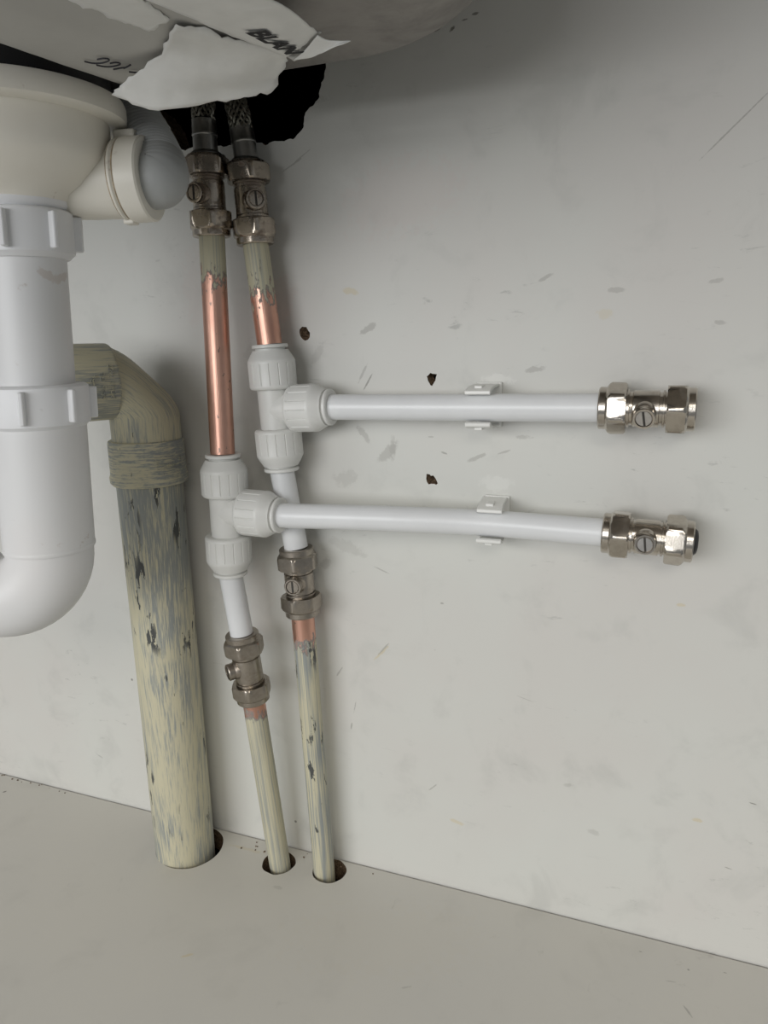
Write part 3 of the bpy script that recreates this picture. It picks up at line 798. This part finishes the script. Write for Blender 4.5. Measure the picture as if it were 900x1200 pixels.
# torn light patch stuck on the card
sheet([[Hx(60, -14, ZC-1), Hx(88, 3, ZC-1), Hx(120, 16, ZC-1), Hx(150, 28, ZC-1), Hx(174, 36, ZC-1)],
       [Hx(150, -25, ZC-.5), Hx(165, -5, ZC-.5), Hx(178, 8, ZC-.5), Hx(190, 16, ZC-.5), Hx(199, 24, ZC-.5)]], 'torn_patch', M_paper, proot, .3, 5.0, ragged=1.0)
# printed strip
ZS = 478.0
a0_, a1_ = H(188, 6, ZS), H(337, 66, ZS-.5); b0_, b1_ = H(300, -12, ZS), H(372, 38, ZS)
am = a0_+(a0_-a1_)*1.3; bm_ = b0_+(b0_-b1_)*2.0
strip_rows = [[pr(am), pr(a0_), pr(H(262, 38, ZS)), pr(a1_)], [pr(am.lerp(bm_, .5)), pr(a0_.lerp(b0_, .5)+Vector((0, 0, -1.2))), pr(H(305, 18, ZS-1.2)), pr(H(352, 57, ZS-1))],
              [pr(bm_), pr(b0_), pr(H(338, 10, ZS)), pr(b1_)]]
so_, _ = sheet(strip_rows, 'printed_strip', M_paper, proot, .2, 2.0, ragged=.5)
so_['label'] = 'white paper strip with black lettering'
# lettering: baseline runs down the strip, letters stand across it
V, F = text_verts('BLAN', 1.0, 0, .05)
b0v, b1v = H(288, 38.0, ZS-1.9), H(337, 64, ZS-1.9); upv = H(319, 38.5, ZS-1.9)-H(297, 41, ZS-1.9)
wtx = max(v.x for v in V); mb = MB()
for v in V:
    p = b0v.lerp(b1v, v.x/wtx) + upv*(v.y/.70); mb.v.append(pr(p)); mb.pc.append(pr(p))
mb.f = F
mb.build('lettering', M_print, so_)
# hanging torn flap
flap_rows = [[pr(H(204, 22, ZS+.4)), pr(H(244, 33, ZS+.4)), pr(H(293, 50, ZS+.4)), pr(H(339, 65, ZS+.4))],
             [pr(W(186, 64, 152)), pr(W(225, 66, 148)), pr(W(285, 80, 132)), pr(W(336, 80, 113))],
             [pr(W(150, 93, 146)), pr(W(205, 98, 143)), pr(W(265, 101, 128)), pr(W(325, 94, 112))],
             [pr(W(132, 112, 140)), pr(W(192, 128, 138)), pr(W(262, 118, 124)), pr(W(313, 109, 112))]]
sheet(flap_rows, 'torn_flap', M_paper, proot, 2.0, 3.0, ragged=1.1)
# curled corner on the right
sheet([[pr(H(344, 71.5, ZS-2)), pr(H(356, 60, ZS-1.5)), pr(H(372, 41, ZS-1))], [pr(H(366, 66, ZS-3)), pr(H(378, 58, ZS-3)), pr(H(386, 47, ZS-2))],
       [pr(H(392, 54, ZS-4)), pr(H(402, 51.5, ZS-4)), pr(H(412, 48, ZS-3))]], 'curled_corner', M_paper, proot, .5, 4.0)
sheet([[pr(H(336, 66, ZS-.6)), pr(H(346, 62, ZS+.6)), pr(H(358, 50, ZS+1)), pr(H(372, 37, ZS+.5))], [pr(H(345, 72, ZS-1.6)), pr(H(354, 63, ZS-.4)), pr(H(364, 52, ZS+0)), pr(H(377, 38, ZS-.2))]],
      'strip_end', M_card, proot, .2, 8.0)  # grey card colour stands in for shading on the folded paper end
# pen note
ink = MB()
for pts in ([(99, 72), (108, 74), (118, 74), (127, 71.5), (127, 69.2), (121, 68.4), (114, 69.6)], [(113, 76.3), (122, 78), (131, 78), (140, 75.8), (140, 74), (135, 73.2), (129, 74.2)],
            [(133, 81.3), (141, 79.8), (146, 79.2)], [(145, 80), (149, 78.2), (153, 76)], [(151, 84.2), (160, 85), (168, 84.6)]):
    ink.sweep([p for p in crom([pr(H(x, y, ZC-.9)) for x, y in pts], 5)], .32, 6)
ink.build('pen_note', M_ink, proot)
